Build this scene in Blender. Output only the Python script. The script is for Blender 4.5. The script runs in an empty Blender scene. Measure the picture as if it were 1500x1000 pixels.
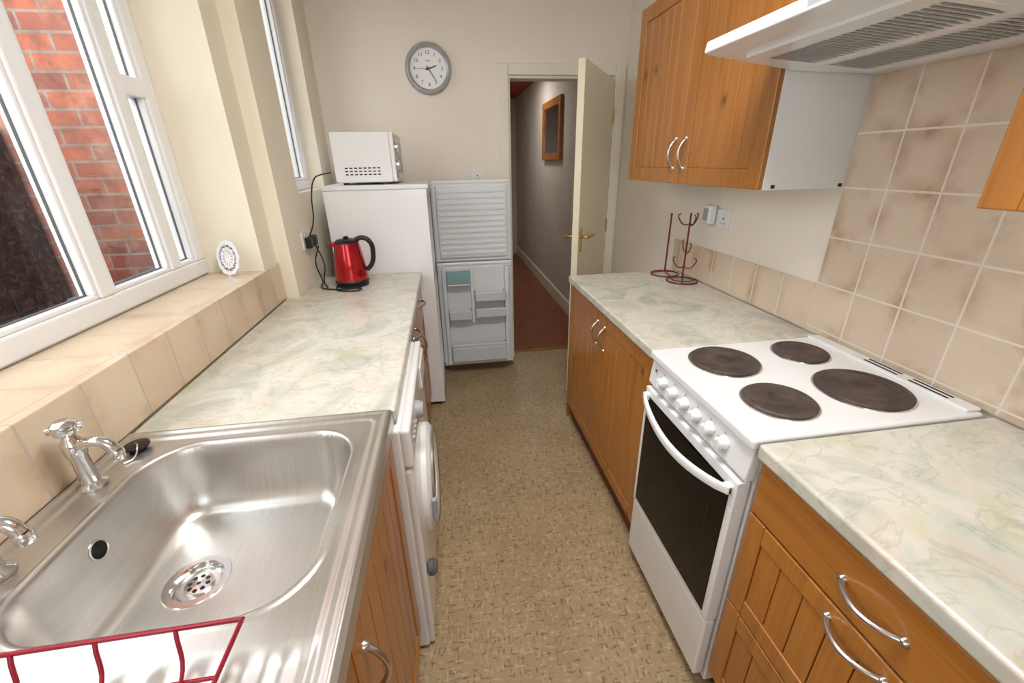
import bpy, bmesh, math, random
from mathutils import Vector, Matrix
random.seed(7)
D=bpy.data; C=bpy.context
# ------------------------------------------------------------------ materials
def lin(c):
    c=c/255.
    return c/12.92 if c<=.04045 else ((c+.055)/1.055)**2.4
def rgb(r,g,b): return (lin(r),lin(g),lin(b),1)
class NT:
    def __init__(s,name):
        s.m=D.materials.new(name); s.m.use_nodes=True; s.t=s.m.node_tree; s.n=s.t.nodes
        s.b=s.n['Principled BSDF']; s.out=s.n['Material Output']
    def add(s,typ,**k):
        n=s.n.new(typ)
        for a,v in k.items(): setattr(n,a,v)
        return n
    def link(s,a,b): s.t.links.new(a,b)
    def coord(s,scale=(1,1,1),loc=(0,0,0),swz=None):
        tc=s.add('ShaderNodeTexCoord'); o=tc.outputs['Object']
        if swz:
            sp=s.add('ShaderNodeSeparateXYZ'); s.link(o,sp.inputs[0]); cb=s.add('ShaderNodeCombineXYZ')
            for i,a in enumerate(swz): s.link(sp.outputs['XYZ'.index(a)],cb.inputs[i])
            o=cb.outputs[0]
        mp=s.add('ShaderNodeMapping'); mp.inputs['Scale'].default_value=scale; mp.inputs['Location'].default_value=loc
        s.link(o,mp.inputs[0]); return mp.outputs[0]
    def noise(s,vec,scale=5,detail=3,rough=.5,dist=0):
        n=s.add('ShaderNodeTexNoise'); n.inputs['Scale'].default_value=scale; n.inputs['Detail'].default_value=detail
        n.inputs['Roughness'].default_value=rough; n.inputs['Distortion'].default_value=dist
        s.link(vec,n.inputs['Vector']); return n.outputs['Fac']
    def ramp(s,fac,stops,interp='LINEAR'):
        r=s.add('ShaderNodeValToRGB'); e=r.color_ramp.elements; r.color_ramp.interpolation=interp
        while len(e)<len(stops): e.new(.5)
        for i,(p,c) in enumerate(stops): e[i].position=p; e[i].color=c
        s.link(fac,r.inputs[0]); return r.outputs[0]
    def mix(s,f,a,b,mode='MIX'):
        m=s.add('ShaderNodeMix',data_type='RGBA',blend_type=mode)
        for sock,v in ((m.inputs[0],f),(m.inputs[6],a),(m.inputs[7],b)):
            if hasattr(v,'is_output'): s.link(v,sock)
            else: sock.default_value=v
        return m.outputs[2]
    def bump(s,h,strength=.2,dist=.01):
        b=s.add('ShaderNodeBump'); b.inputs['Strength'].default_value=strength; b.inputs['Distance'].default_value=dist
        s.link(h,b.inputs['Height']); s.link(b.outputs[0],s.b.inputs['Normal'])
def plain(name,col,rough=.5,metal=0,var=.04,coat=0,**k):
    t=NT(name); t.b.inputs['Roughness'].default_value=rough; t.b.inputs['Metallic'].default_value=metal
    t.b.inputs['Coat Weight'].default_value=coat
    n=t.noise(t.coord(),6,4)
    c2=tuple(max(0,x*(1-var*2)) for x in col[:3])+(1,)
    t.link(t.ramp(n,[(.3,c2),(.7,col)]),t.b.inputs['Base Color'])
    for a,v in k.items(): t.b.inputs[a].default_value=v
    return t.m
BW=(0,0,0,1);WH=(1,1,1,1)
def wallmat(name,col,col2):
    t=NT(name); t.b.inputs['Roughness'].default_value=.85
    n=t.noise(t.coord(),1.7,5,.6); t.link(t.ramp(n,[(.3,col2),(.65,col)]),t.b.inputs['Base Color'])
    t.bump(t.noise(t.coord(),90,3),.12,.004); return t.m
M={}
M['wall']=wallmat('cream_wall_paint',rgb(242,233,221),rgb(237,227,214))
M['wallL']=wallmat('cream_wall_paint_shaded',rgb(238,230,212),rgb(233,224,204))  # same cream paint, with the window wall's shade put into the colour
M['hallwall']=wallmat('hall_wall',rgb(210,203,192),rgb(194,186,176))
M['ceil']=plain('ceiling_white',rgb(240,238,234),.9)
M['hallceil']=plain('hall_ceiling_red',rgb(190,90,70),.8)
M['white']=plain('white_enamel',rgb(236,237,238),.22,coat=.3,var=.01)
M['whitep']=plain('white_plastic',rgb(232,233,232),.38,var=.01)
M['upvc']=plain('white_upvc',rgb(238,240,242),.3,var=.01)
M['fridgein']=plain('fridge_liner',rgb(228,232,236),.35,var=.01)
M['teal']=plain('teal_plastic',rgb(150,195,200),.2,var=.03,**{'Alpha':.8})
M['clearp']=plain('clear_rack_plastic',rgb(225,232,238),.15,var=.02,**{'Alpha':.75})
M['black']=plain('black_plastic',rgb(18,18,20),.35)
M['grey']=plain('grey_plastic',rgb(95,97,98),.5)
M['lgrey']=plain('light_grey_plastic',rgb(165,168,172),.45)
M['vgrey']=plain('vent_grey',rgb(150,152,150),.5)
M['chrome']=plain('chrome',(.75,.75,.76,1),.12,1,var=.01)
M['satin']=plain('satin_chrome',(.62,.61,.6,1),.28,1,var=.02)
M['brass']=plain('brass',rgb(205,170,90),.25,1)
M['redmet']=plain('red_kettle_metal',rgb(176,8,26),.14,.65,coat=.6,var=.02)
M['redwire']=plain('red_wire',rgb(150,25,45),.35,.2)
M['darkwire']=plain('maroon_wire',rgb(112,38,38),.4,.2)
M['glassblk']=plain('black_oven_glass',rgb(6,7,7),.08,var=.02,**{'Specular IOR Level':.25})
M['door']=plain('cream_door_gloss',rgb(234,225,198),.35,var=.02)
M['frame']=plain('cream_frame_gloss',rgb(236,230,214),.35,var=.02)
M['shadow']=plain('dark_slot',rgb(30,30,32),.7)
M['clockface']=plain('clock_face',rgb(240,240,238),.4,var=.01)
M['clockrim']=plain('clock_rim_grey',rgb(172,174,178),.3,.3)
M['ceramic']=plain('white_ceramic',rgb(238,238,240),.2,var=.01)
M['blue']=plain('blue_glaze',rgb(110,130,190),.3)
M['ground']=plain('yard_concrete',rgb(110,108,104),.9,var=.15)
M['bin']=plain('grey_bin',rgb(95,102,112),.5)
def pine(name,axis='Z',dark=1.0,offs=0):
    t=NT(name); t.b.inputs['Roughness'].default_value=.33; t.b.inputs['Coat Weight'].default_value=.25
    sc={'Z':(14,14,.9),'Y':(14,.9,14)}[axis]
    v=t.coord(sc,(offs,offs*2.3,offs*.7))
    n=t.noise(v,2.2,6,.6,.8)
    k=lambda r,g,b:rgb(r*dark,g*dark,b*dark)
    c=t.ramp(n,[(.22,k(142,84,28)),(.42,k(168,105,40)),(.6,k(182,119,48)),(.8,k(156,96,36))])
    n2=t.noise(t.coord((46,46,1.2) if axis=='Z' else (46,1.2,46)),3,3)
    c=t.mix(.3,c,t.ramp(n2,[(.35,k(146,88,31)),(.7,k(192,130,58))]))
    vo=t.add('ShaderNodeTexVoronoi'); vo.inputs['Scale'].default_value=8.0
    t.link(t.coord((1,1,.75) if axis=='Z' else (1,.75,1),(offs,offs,offs)),vo.inputs['Vector'])
    kn=t.ramp(vo.outputs['Distance'],[(.0,(.85,.85,.85,1)),(.06,(.75,.75,.75,1)),(.12,(.25,.25,.25,1)),(.2,BW)])
    c=t.mix(kn,c,k(84,42,15)); t.link(c,t.b.inputs['Base Color']); return t.m
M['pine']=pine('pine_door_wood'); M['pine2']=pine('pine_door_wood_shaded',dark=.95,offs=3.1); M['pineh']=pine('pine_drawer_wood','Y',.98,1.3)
M['plinth']=plain('plinth_wood',rgb(120,62,30),.5,var=.1)
def tiles(name,swz,w,h,ox,oy,c1,c2,edge,mort,msize=.003,es=.6):
    t=NT(name); t.b.inputs['Roughness'].default_value=.22; t.b.inputs['Coat Weight'].default_value=.2
    v=t.coord((1,1,1),(-ox,-oy,0),swz)
    b=t.add('ShaderNodeTexBrick',offset=0.,squash=1.)
    b.inputs['Scale'].default_value=1; b.inputs['Brick Width'].default_value=w; b.inputs['Row Height'].default_value=h
    b.inputs['Mortar Size'].default_value=msize; b.inputs['Mortar Smooth'].default_value=.1; b.inputs['Bias'].default_value=0
    b.inputs['Color1'].default_value=c1; b.inputs['Color2'].default_value=c2; b.inputs['Mortar'].default_value=mort
    t.link(v,b.inputs['Vector'])
    e=t.add('ShaderNodeTexBrick',offset=0.,squash=1.)
    e.inputs['Scale'].default_value=1; e.inputs['Brick Width'].default_value=w; e.inputs['Row Height'].default_value=h
    e.inputs['Mortar Size'].default_value=.05; e.inputs['Mortar Smooth'].default_value=1.
    t.link(v,e.inputs['Vector'])
    n=t.noise(t.coord(),5.5,4,.6,.3)
    m=t.add('ShaderNodeMath',operation='MULTIPLY'); t.link(e.outputs['Fac'],m.inputs[0])
    t.link(t.ramp(n,[(.46,BW),(.70,(es,es,es,1))]),m.inputs[1])
    ml=t.ramp(t.noise(t.coord(),9,5,.65),[(.3,(.94,.94,.94,1)),(.7,(1,1,1,1))])
    c=t.mix(1.,b.outputs['Color'],ml,'MULTIPLY')
    c=t.mix(m.outputs[0],c,edge)
    c=t.mix(b.outputs['Fac'],c,mort); t.link(c,t.b.inputs['Base Color'])
    inv=t.add('ShaderNodeMath',operation='SUBTRACT'); inv.inputs[0].default_value=1; t.link(b.outputs['Fac'],inv.inputs[1])
    t.bump(inv.outputs[0],.5,.003); return t.m
TC=(rgb(226,206,184),rgb(219,198,176),rgb(172,132,98),rgb(232,223,209))
M['tileR']=tiles('beige_wall_tiles_right','YZX',.145,.154,1.25,.93-.154,*TC,es=.9)
M['tileU']=tiles('beige_upstand_tiles','YZX',.15,.30,1.25,.80,*TC,es=.8)
M['tileL']=tiles('beige_splash_tiles_left','YZX',.15,.30,.145,.80,rgb(220,201,176),rgb(211,190,163),rgb(178,144,110),rgb(188,178,162),es=.8)
M['tileS']=tiles('beige_sill_tiles','YXZ',.15,.30,.145,-1.1,rgb(214,195,168),rgb(206,185,156),rgb(182,148,116),rgb(188,178,162),es=.8)
def marble(name):
    t=NT(name); t.b.inputs['Roughness'].default_value=.24
    v=t.coord()
    n=t.noise(v,4.6,6,.58,1.0)
    c=t.ramp(n,[(.25,rgb(164,167,154)),(.42,rgb(194,195,184)),(.52,rgb(212,208,196)),(.62,rgb(196,199,189)),(.78,rgb(172,176,162))])
    n2=t.noise(t.coord((1,1,1),(5,2,1)),3.8,4,.6,1.2)
    c=t.mix(t.ramp(n2,[(.50,BW),(.70,(.6,.6,.6,1))]),c,rgb(202,184,168))
    n4=t.noise(t.coord((1,1,1),(1,7,1)),5,4,.6,1.4)
    c=t.mix(t.ramp(n4,[(.54,BW),(.74,(.55,.55,.55,1))]),c,rgb(188,186,142))
    n3=t.noise(t.coord((1,1,1),(2,9,4)),6,5,.55,1.6)
    c=t.mix(t.ramp(n3,[(.475,BW),(.5,(.3,.3,.3,1)),(.525,BW)]),c,rgb(150,148,128))
    t.link(c,t.b.inputs['Base Color']); return t.m
M['top']=marble('marble_laminate')
def vinyl():
    t=NT('speckled_vinyl_floor'); t.b.inputs['Roughness'].default_value=.42
    base=t.ramp(t.noise(t.coord(),3,4,.6),[(.3,rgb(158,136,102)),(.7,rgb(176,154,118))])
    for sc,loc,colr,th,am in (((110,30,1),(0,0,0),rgb(108,82,56),.63,.7),((30,110,1),(3,5,0),rgb(108,82,56),.63,.7),((100,28,1),(8,1,0),rgb(198,182,150),.61,.45),((28,100,1),(2,14,0),rgb(198,182,150),.61,.45)):
        n=t.noise(t.coord(sc,loc),1,1,.4)
        base=t.mix(t.ramp(n,[(th,BW),(th+.06,(am,am,am,1))]),base,colr)
    t.link(base,t.b.inputs['Base Color']); return t.m
M['vinyl']=vinyl()
def laminate():
    t=NT('hall_laminate'); t.b.inputs['Roughness'].default_value=.3
    n=t.noise(t.coord((12,1,1)),3,5,.6,.5)
    t.link(t.ramp(n,[(.3,rgb(112,62,36)),(.7,rgb(148,88,54))]),t.b.inputs['Base Color']); return t.m
M['lam']=laminate()
def steel():
    t=NT('brushed_stainless_steel'); t.b.inputs['Metallic'].default_value=.92
    n=t.noise(t.coord((160,4,4)),2,3)
    t.link(t.ramp(n,[(.3,(.57,.555,.53,1)),(.7,(.63,.615,.59,1))]),t.b.inputs['Base Color'])
    n2=t.noise(t.coord(),7,4); r=t.ramp(n2,[(.3,(.27,.27,.27,1)),(.7,(.38,.38,.38,1))]); t.link(r,t.b.inputs['Roughness'])
    return t.m
M['steel']=steel()
def brick():
    t=NT('red_brick_exterior'); t.b.inputs['Roughness'].default_value=.9
    v=t.coord((1,1,1),(0,0,0),'XZY')
    b=t.add('ShaderNodeTexBrick',offset=.5)
    b.inputs['Scale'].default_value=1; b.inputs['Brick Width'].default_value=.25; b.inputs['Row Height'].default_value=.090
    b.inputs['Mortar Size'].default_value=.008; b.inputs['Mortar Smooth'].default_value=.3
    b.inputs['Color1'].default_value=rgb(184,104,78); b.inputs['Color2'].default_value=rgb(140,82,68); b.inputs['Mortar'].default_value=rgb(150,136,124)
    t.link(v,b.inputs['Vector'])
    n=t.noise(t.coord(),9,6,.7); c=t.mix(t.ramp(n,[(.42,BW),(.7,(.75,.75,.75,1))]),b.outputs['Color'],rgb(104,74,66))
    n2=t.noise(t.coord((1,1,1),(4,4,4)),4,5,.7); c=t.mix(t.ramp(n2,[(.5,BW),(.75,(.6,.6,.6,1))]),c,rgb(206,166,144))
    t.link(c,t.b.inputs['Base Color']); t.bump(n,.5,.01); return t.m
M['brick']=brick()
def ivy():
    t=NT('dark_fence'); t.b.inputs['Roughness'].default_value=.95
    n=t.noise(t.coord((1,1,1)),16,7,.75,1.5)
    t.link(t.ramp(n,[(.35,rgb(22,14,14)),(.5,rgb(62,42,38)),(.66,rgb(124,88,76))]),t.b.inputs['Base Color']); t.bump(n,.8,.03); return t.m
M['fence']=ivy()
def glass():
    t=NT('window_glass')
    tr=t.add('ShaderNodeBsdfTransparent'); tr.inputs[0].default_value=(.97,.985,.985,1); gl=t.add('ShaderNodeBsdfGlossy'); gl.inputs['Roughness'].default_value=.02
    lw=t.add('ShaderNodeLayerWeight'); lw.inputs[0].default_value=.5
    pw=t.add('ShaderNodeMath',operation='POWER'); t.link(lw.outputs['Facing'],pw.inputs[0]); pw.inputs[1].default_value=5
    ma=t.add('ShaderNodeMath',operation='MULTIPLY_ADD'); t.link(pw.outputs[0],ma.inputs[0]); ma.inputs[1].default_value=.8; ma.inputs[2].default_value=.03
    mx=t.add('ShaderNodeMixShader')
    t.link(ma.outputs[0],mx.inputs[0]); t.link(tr.outputs[0],mx.inputs[1]); t.link(gl.outputs[0],mx.inputs[2]); t.link(mx.outputs[0],t.out.inputs[0])
    return t.m
M['glass']=glass()
M['mirror']=plain('mirror_glass',(.85,.86,.86,1),.02,1,var=.0)
def hotplate():
    t=NT('cast_iron_hotplate'); t.b.inputs['Roughness'].default_value=.5; t.b.inputs['Metallic'].default_value=.2
    n=t.noise(t.coord(),18,5,.6); t.link(t.ramp(n,[(.3,rgb(50,41,39)),(.7,rgb(98,84,78))]),t.b.inputs['Base Color']); return t.m
M['plate']=hotplate()
def emis(name,col,s):
    t=NT(name); t.b.inputs['Emission Color'].default_value=col; t.b.inputs['Emission Strength'].default_value=s; return t.m
M['added_lamp']=emis('added_lamp_diffuser',(1,.97,.93,1),2.0)  # glow for the added ceiling fixture
# ------------------------------------------------------------------ helpers
def empty(name):
    e=D.objects.new(name,None); e.empty_display_size=.05; C.collection.objects.link(e); return e
def mk(par,name,verts,faces,mat,smooth=False,bev=0,seg=2):
    me=D.meshes.new(name); me.from_pydata([tuple(v) for v in verts],[],faces)
    bm=bmesh.new(); bm.from_mesh(me); bmesh.ops.recalc_face_normals(bm,faces=bm.faces); bm.to_mesh(me); bm.free()
    ob=D.objects.new(name,me); C.collection.objects.link(ob)
    if mat: me.materials.append(M[mat] if isinstance(mat,str) else mat)
    if smooth:
        for p in me.polygons: p.use_smooth=True
    if bev>0:
        m=ob.modifiers.new('bev','BEVEL'); m.width=bev; m.segments=seg; m.limit_method='ANGLE'; m.angle_limit=math.radians(40)
    if par: ob.parent=par
    return ob
CF=[(0,1,3,2),(4,6,7,5),(0,4,5,1),(2,3,7,6),(0,2,6,4),(1,5,7,3)]
def bv(x0,x1,y0,y1,z0,z1): return [(x,y,z) for x in (x0,x1) for y in (y0,y1) for z in (z0,z1)]
def box(par,name,x,y,z,mat,bev=0,seg=2): return mk(par,name,bv(*x,*y,*z),CF,mat,False,bev,seg)
def boxes(par,name,L,mat,bev=0):
    V=[];Fc=[]
    for (x,y,z) in L:
        o=len(V); V+=bv(*x,*y,*z); Fc+=[tuple(i+o for i in f) for f in CF]
    return mk(par,name,V,Fc,mat,False,bev)
def prism(par,name,poly,axis,a0,a1,mat,bev=0,smooth=False):
    V=[]
    for a in (a0,a1):
        for p in poly:
            v=[p[0],p[1]]; v.insert(axis,a); V.append(tuple(v))
    n=len(poly); Fc=[tuple(range(n)),tuple(range(n,2*n))]+[(i,(i+1)%n,(i+1)%n+n,i+n) for i in range(n)]
    return mk(par,name,V,Fc,mat,smooth,bev)
def lathe(par,name,prof,c,mat,axis='Z',seg=40,smooth=True,cap=True,mx=None):
    V=[];Fc=[];n=len(prof)
    for i in range(seg):
        a=2*math.pi*i/seg
        for r,h in prof:
            p=(r*math.cos(a),r*math.sin(a),h)
            if axis=='X': p=(p[2],p[0],p[1])
            elif axis=='Y': p=(p[0],p[2],p[1])
            elif axis=='-X': p=(-p[2],p[0],p[1])
            elif axis=='-Y': p=(p[0],-p[2],p[1])
            if mx: p=mx@Vector(p)
            V.append((p[0]+c[0],p[1]+c[1],p[2]+c[2]))
    for i in range(seg):
        j=(i+1)%seg
        for k in range(n-1): Fc.append((i*n+k,j*n+k,j*n+k+1,i*n+k+1))
    if cap: Fc.append(tuple(i*n for i in range(seg))); Fc.append(tuple(i*n+n-1 for i in range(seg)))
    ob=mk(par,name,V,Fc,mat,smooth)
    if smooth:
        m=ob.modifiers.new('es','EDGE_SPLIT'); m.split_angle=math.radians(38)
    return ob
def tube(par,name,pts,rad,mat,cyc=False,smooth=True,res=6):
    cu=D.curves.new(name,'CURVE'); cu.dimensions='3D'; cu.bevel_depth=rad; cu.bevel_resolution=3; cu.resolution_u=res; cu.use_fill_caps=True
    if smooth:
        sp=cu.splines.new('BEZIER'); sp.bezier_points.add(len(pts)-1)
        for b,p in zip(sp.bezier_points,pts): b.co=p; b.handle_left_type=b.handle_right_type='AUTO'
    else:
        sp=cu.splines.new('POLY'); sp.points.add(len(pts)-1)
        for b,p in zip(sp.points,pts): b.co=(*p,1)
    sp.use_cyclic_u=cyc
    tmp=D.objects.new('t',cu); C.collection.objects.link(tmp); C.view_layer.update()
    me=D.meshes.new_from_object(tmp.evaluated_get(C.evaluated_depsgraph_get())); D.objects.remove(tmp)
    me.name=name; ob=D.objects.new(name,me); C.collection.objects.link(ob)
    me.materials.clear(); me.materials.append(M[mat])
    for p in me.polygons: p.use_smooth=True
    if par: ob.parent=par
    return ob
def ring(c,r,n=20):
    return [(c[0]+r*math.cos(2*math.pi*i/n),c[1]+r*math.sin(2*math.pi*i/n),c[2]) for i in range(n)]
def text(par,name,s,loc,size,rot,mat,ext=.0006):
    cu=D.curves.new(name,'FONT'); cu.body=s; cu.size=size; cu.extrude=ext; cu.align_x='CENTER'; cu.align_y='CENTER'
    tmp=D.objects.new('t',cu); C.collection.objects.link(tmp); C.view_layer.update()
    me=D.meshes.new_from_object(tmp.evaluated_get(C.evaluated_depsgraph_get())); D.objects.remove(tmp)
    me.name=name; me.materials.clear(); me.materials.append(M[mat])
    me.transform(Matrix.Translation(loc)@rot); ob=D.objects.new(name,me); C.collection.objects.link(ob)
    if par: ob.parent=par
    return ob
# ------------------------------------------------------------------ room shell
XR=1.262; XL=-.784; XL2=-.72; YB=3.133; H=2.6; YN=-1.4
mk(None,'floor',bv(-1.1,1.4,YN-.1,3.25,-.1,0),CF,'vinyl')
box(None,'floor_hall',(.2,1.4),(3.25,7.5),(-.1,0),'lam')
box(None,'ceiling',(-1.1,1.4),(YN-.1,3.25),(H,H+.1),'ceil')
box(None,'ceiling_hall',(.2,1.4),(3.25,7.5),(2.4,2.5),'hallceil')
box(None,'wall_right',(XR,XR+.14),(YN,YB),(0,H),'wall')
boxes(None,'wall_back',[((-.9,.461),(YB,3.25),(0,H)),((1.182,1.4),(YB,3.25),(0,H)),((.461,1.182),(YB,3.25),(2.0,H))],'wall')
boxes(None,'wall_near',[((-1.1,-.6),(YN-.1,YN),(0,H)),((.7,1.4),(YN-.1,YN),(0,H)),((-.6,.7),(YN-.1,YN),(0,1.0)),((-.6,.7),(YN-.1,YN),(2.2,H))],'wall')
WY0,WY1=-.10,1.92
boxes(None,'wall_left',[((-1.1,XL),(YN,2.07),(0,1.069)),((-1.1,XL),(YN,WY0),(1.069,H)),((-1.1,XL),(WY1,2.07),(1.069,H)),((-1.1,XL),(WY0,WY1),(2.32,H)),
  ((-.9,XL2),(2.07,YB),(0,1.36)),((-.9,XL2),(2.07,2.36),(1.36,H)),((-.9,XL2),(2.88,YB),(1.36,H)),((-.9,XL2),(2.36,2.88),(2.42,H))],'wallL')
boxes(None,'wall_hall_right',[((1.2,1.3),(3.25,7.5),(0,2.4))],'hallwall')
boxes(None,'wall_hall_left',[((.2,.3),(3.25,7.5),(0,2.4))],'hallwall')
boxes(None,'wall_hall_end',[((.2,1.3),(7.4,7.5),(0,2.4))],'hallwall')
box(None,'baseboard_hall',(1.18,1.2),(3.26,7.4),(0,.14),'frame',.004)
# tiles
box(None,'trim_1',(XR-.009,XR),(-1.2,1.25),(.911,1.86),'tileR')
box(None,'trim_2',(XR-.010,XR),(1.252,2.225),(.911,1.077),'tileU',.003)
box(None,'trim_3',(XL,XL+.009),(-1.3,2.068),(.911,1.078),'tileL',.003)
box(None,'trim_4',(-1.0,XL+.004),(WY0,WY1),(1.07,1.0785),'tileS',.002)
# door casing
e=empty('door_frame')
boxes(e,'architrave',[((.395,.461),(3.112,YB),(0,2.065)),((1.182,1.25),(3.112,YB),(0,2.065)),((.461,1.182),(3.112,YB),(2.0,2.065))],'frame',.006)
boxes(e,'lining',[((.461,.473),(YB,3.25),(0,2.0)),((1.17,1.182),(YB,3.25),(0,2.0)),((.473,1.17),(YB,3.25),(1.985,2.0))],'frame')
box(e,'threshold_strip',(.473,1.17),(3.22,3.26),(.001,.007),'brass',.003)
d=empty('door_1')
box(d,'leaf',(-.74,-.004),(0,.04),(.008,1.975),'door',.003)
for s,yy in ((-1,0),(1,.04)):
    box(d,'backplate_%d'%(s+2),(-.71,-.67),(yy-.004,yy) if s<0 else (yy,yy+.004),(.97,1.11),'brass',.003)
    tube(d,'lever_%d'%(s+2),[(-.69,yy,1.06),(-.69,yy+s*.045,1.06),(-.66,yy+s*.05,1.06),(-.58,yy+s*.05,1.055)],.008,'brass')
for z in (.25,1.0,1.72): box(d,'hinge_%d'%int(z*10),(-.012,.004),(-.008,.0),(z,z+.09),'brass',.002)
d.location=(1.176,3.10,0); d.rotation_euler=(0,0,math.radians(57.0))
# mirror in the hall
m=empty('wall_mirror')
ya,yb,za,zb=4.5,5.3,1.50,2.08
boxes(m,'frame',[((1.165,1.199),(ya,yb),(za,za+.07)),((1.165,1.199),(ya,yb),(zb-.07,zb)),((1.165,1.199),(ya,ya+.07),(za+.07,zb-.07)),((1.165,1.199),(yb-.07,yb),(za+.07,zb-.07))],'pine',.006)
box(m,'mirror_glass',(1.18,1.192),(ya+.07,yb-.07),(za+.07,zb-.07),'mirror')
# ------------------------------------------------------------------ windows
def window(name,xo,y0,y1,z0,z1,mull,trans=(),fw=.06,mw=.07):
    w=empty(name); a,b=xo-.06,xo
    boxes(w,'frame',[((a,b),(y0,y1),(z0,z0+fw)),((a,b),(y0,y1),(z1-fw,z1)),((a,b),(y0,y0+fw),(z0+fw,z1-fw)),((a,b),(y1-fw,y1),(z0+fw,z1-fw))],'upvc',.006)
    for i,mm in enumerate(mull): box(w,'mullion_%d'%i,(a,b),(mm-mw/2,mm+mw/2),(z0+fw,z1-fw),'upvc',.006)
    for i,(ta,tb,tz) in enumerate(trans): box(w,'transom_%d'%i,(a,b),(ta,tb),(tz-.03,tz+.03),'upvc',.006)
    ed=[y0+fw]+[q for mm in mull for q in (mm-mw/2,mm+mw/2)]+[y1-fw]
    for i in range(0,len(ed),2):
        p,q=ed[i],ed[i+1]; zz0,zz1=z0+fw,z1-fw; s=.014
        boxes(w,'bead_%d'%i,[((a+.012,b-.008),(p,q),(zz0,zz0+s)),((a+.012,b-.008),(p,q),(zz1-s,zz1)),((a+.012,b-.008),(p,p+s),(zz0+s,zz1-s)),((a+.012,b-.008),(q-s,q),(zz0+s,zz1-s))],'upvc',.004)
        boxes(w,'gasket_%d'%i,[((a+.026,a+.032),(p+s,q-s),(zz0+s,zz0+s+.004)),((a+.026,a+.032),(p+s,p+s+.003),(zz0+s,zz1-s)),((a+.026,a+.032),(q-s-.003,q-s),(zz0+s,zz1-s))],'grey')
    box(w,'glass',(xo-.036,xo-.032),(y0+fw,y1-fw),(z0+fw,z1-fw),'glass')
    return w
w=window('window_1',-1.0,WY0,WY1,1.08,2.32,[.45,1.37,1.725],[(1.75,1.86,1.74)],mw=.06)
window('window_2',-.80,2.36,2.88,1.36,2.42,[],[],.05)
wn=empty('added_window')  # unseen window added behind the camera to let daylight in
boxes(wn,'frame',[((-.6,.7),(YN-.09,YN-.03),(1.0,1.06)),((-.6,.7),(YN-.09,YN-.03),(2.14,2.2)),((-.6,-.54),(YN-.09,YN-.03),(1.06,2.14)),((.64,.7),(YN-.09,YN-.03),(1.06,2.14)),((.02,.08),(YN-.09,YN-.03),(1.06,2.14))],'upvc',.005)
box(wn,'glass',(-.54,.64),(YN-.062,YN-.058),(1.06,2.14),'glass')
# outside
box(None,'brick_house_wall',(-4.5,-.95),(3.02,3.2),(-.2,4.2),'brick')
box(None,'garden_fence',(-2.5,-2.4),(-1.5,3.0),(-.2,1.72),'fence',.01)
box(None,'ground_yard',(-6,-1.11),(-4,3.02),(-.3,-.2),'ground')
r=empty('iron_railing')
for i in range(14): tube(r,'bar_%d'%i,[(-1.85,.6+i*.11,-.2),(-1.85,.6+i*.11,.98)],.008,'black',smooth=False)
for z in (.1,.92): tube(r,'rail_%d'%int(z*10),[(-1.85,.55,z),(-1.85,2.1,z)],.01,'black',smooth=False)
b=empty('wheelie_bin')
prism(b,'body',[(-1.72,-.2),(-1.28,-.2),(-1.23,.88),(-1.76,.88)],1,2.2,2.75,'bin',.02)
prism(b,'lid',[(-1.79,.88),(-1.21,.88),(-1.23,.94),(-1.5,.98),(-1.76,.94)],1,2.15,2.8,'bin',.012)
# ------------------------------------------------------------------ cabinets helpers
def bow(par,name,p0,p1,out,mat='satin',r=.0055,h=.03):
    p0=Vector(p0);p1=Vector(p1);o=Vector(out)
    pts=[]
    for i in range(9):
        t=i/8; pts.append(tuple(p0.lerp(p1,t)+o*(h*math.sin(math.pi*t)**.75)))
    tube(par,name,pts,r,mat)
    for i,p in enumerate((p0,p1)):
        lathe(par,name+'_foot_%d'%i,[(.009,-.004),(.009,.003),(.006,.008)],tuple(p),mat,'X' if o.x>0 else '-X',16)
def tgdoor(par,name,xf,sgn,y0,y1,z0,z1,mat='pine',b=.055,th=.018,planks=True):
    g=.0015;y0+=g;y1-=g;z0+=g;z1-=g
    def xs(a,c): 
        p,q=xf-sgn*a,xf-sgn*c; return (min(p,q),max(p,q))
    if not planks:
        box(par,name+'_front',xs(0,th),(y0,y1),(z0,z1),mat,.005,3); return
    boxes(par,name+'_frame',[(xs(0,th),(y0,y0+b),(z0,z1)),(xs(0,th),(y1-b,y1),(z0,z1)),(xs(0,th),(y0+b,y1-b),(z0,z0+b)),(xs(0,th),(y0+b,y1-b),(z1-b,z1))],mat,.003)
    n=max(2,round((y1-y0-2*b)/.062))
    w=(y1-y0-2*b)/n; L=[]
    for i in range(n): L.append((xs(.004,th-.002),(y0+b+i*w+.0012,y0+b+(i+1)*w-.0012),(z0+b,z1-b)))
    boxes(par,name+'_planks',L,mat,.0025)
    box(par,name+'_backing',xs(.012,th),(y0+b,y1-b),(z0+b,z1-b),'plinth')
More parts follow.
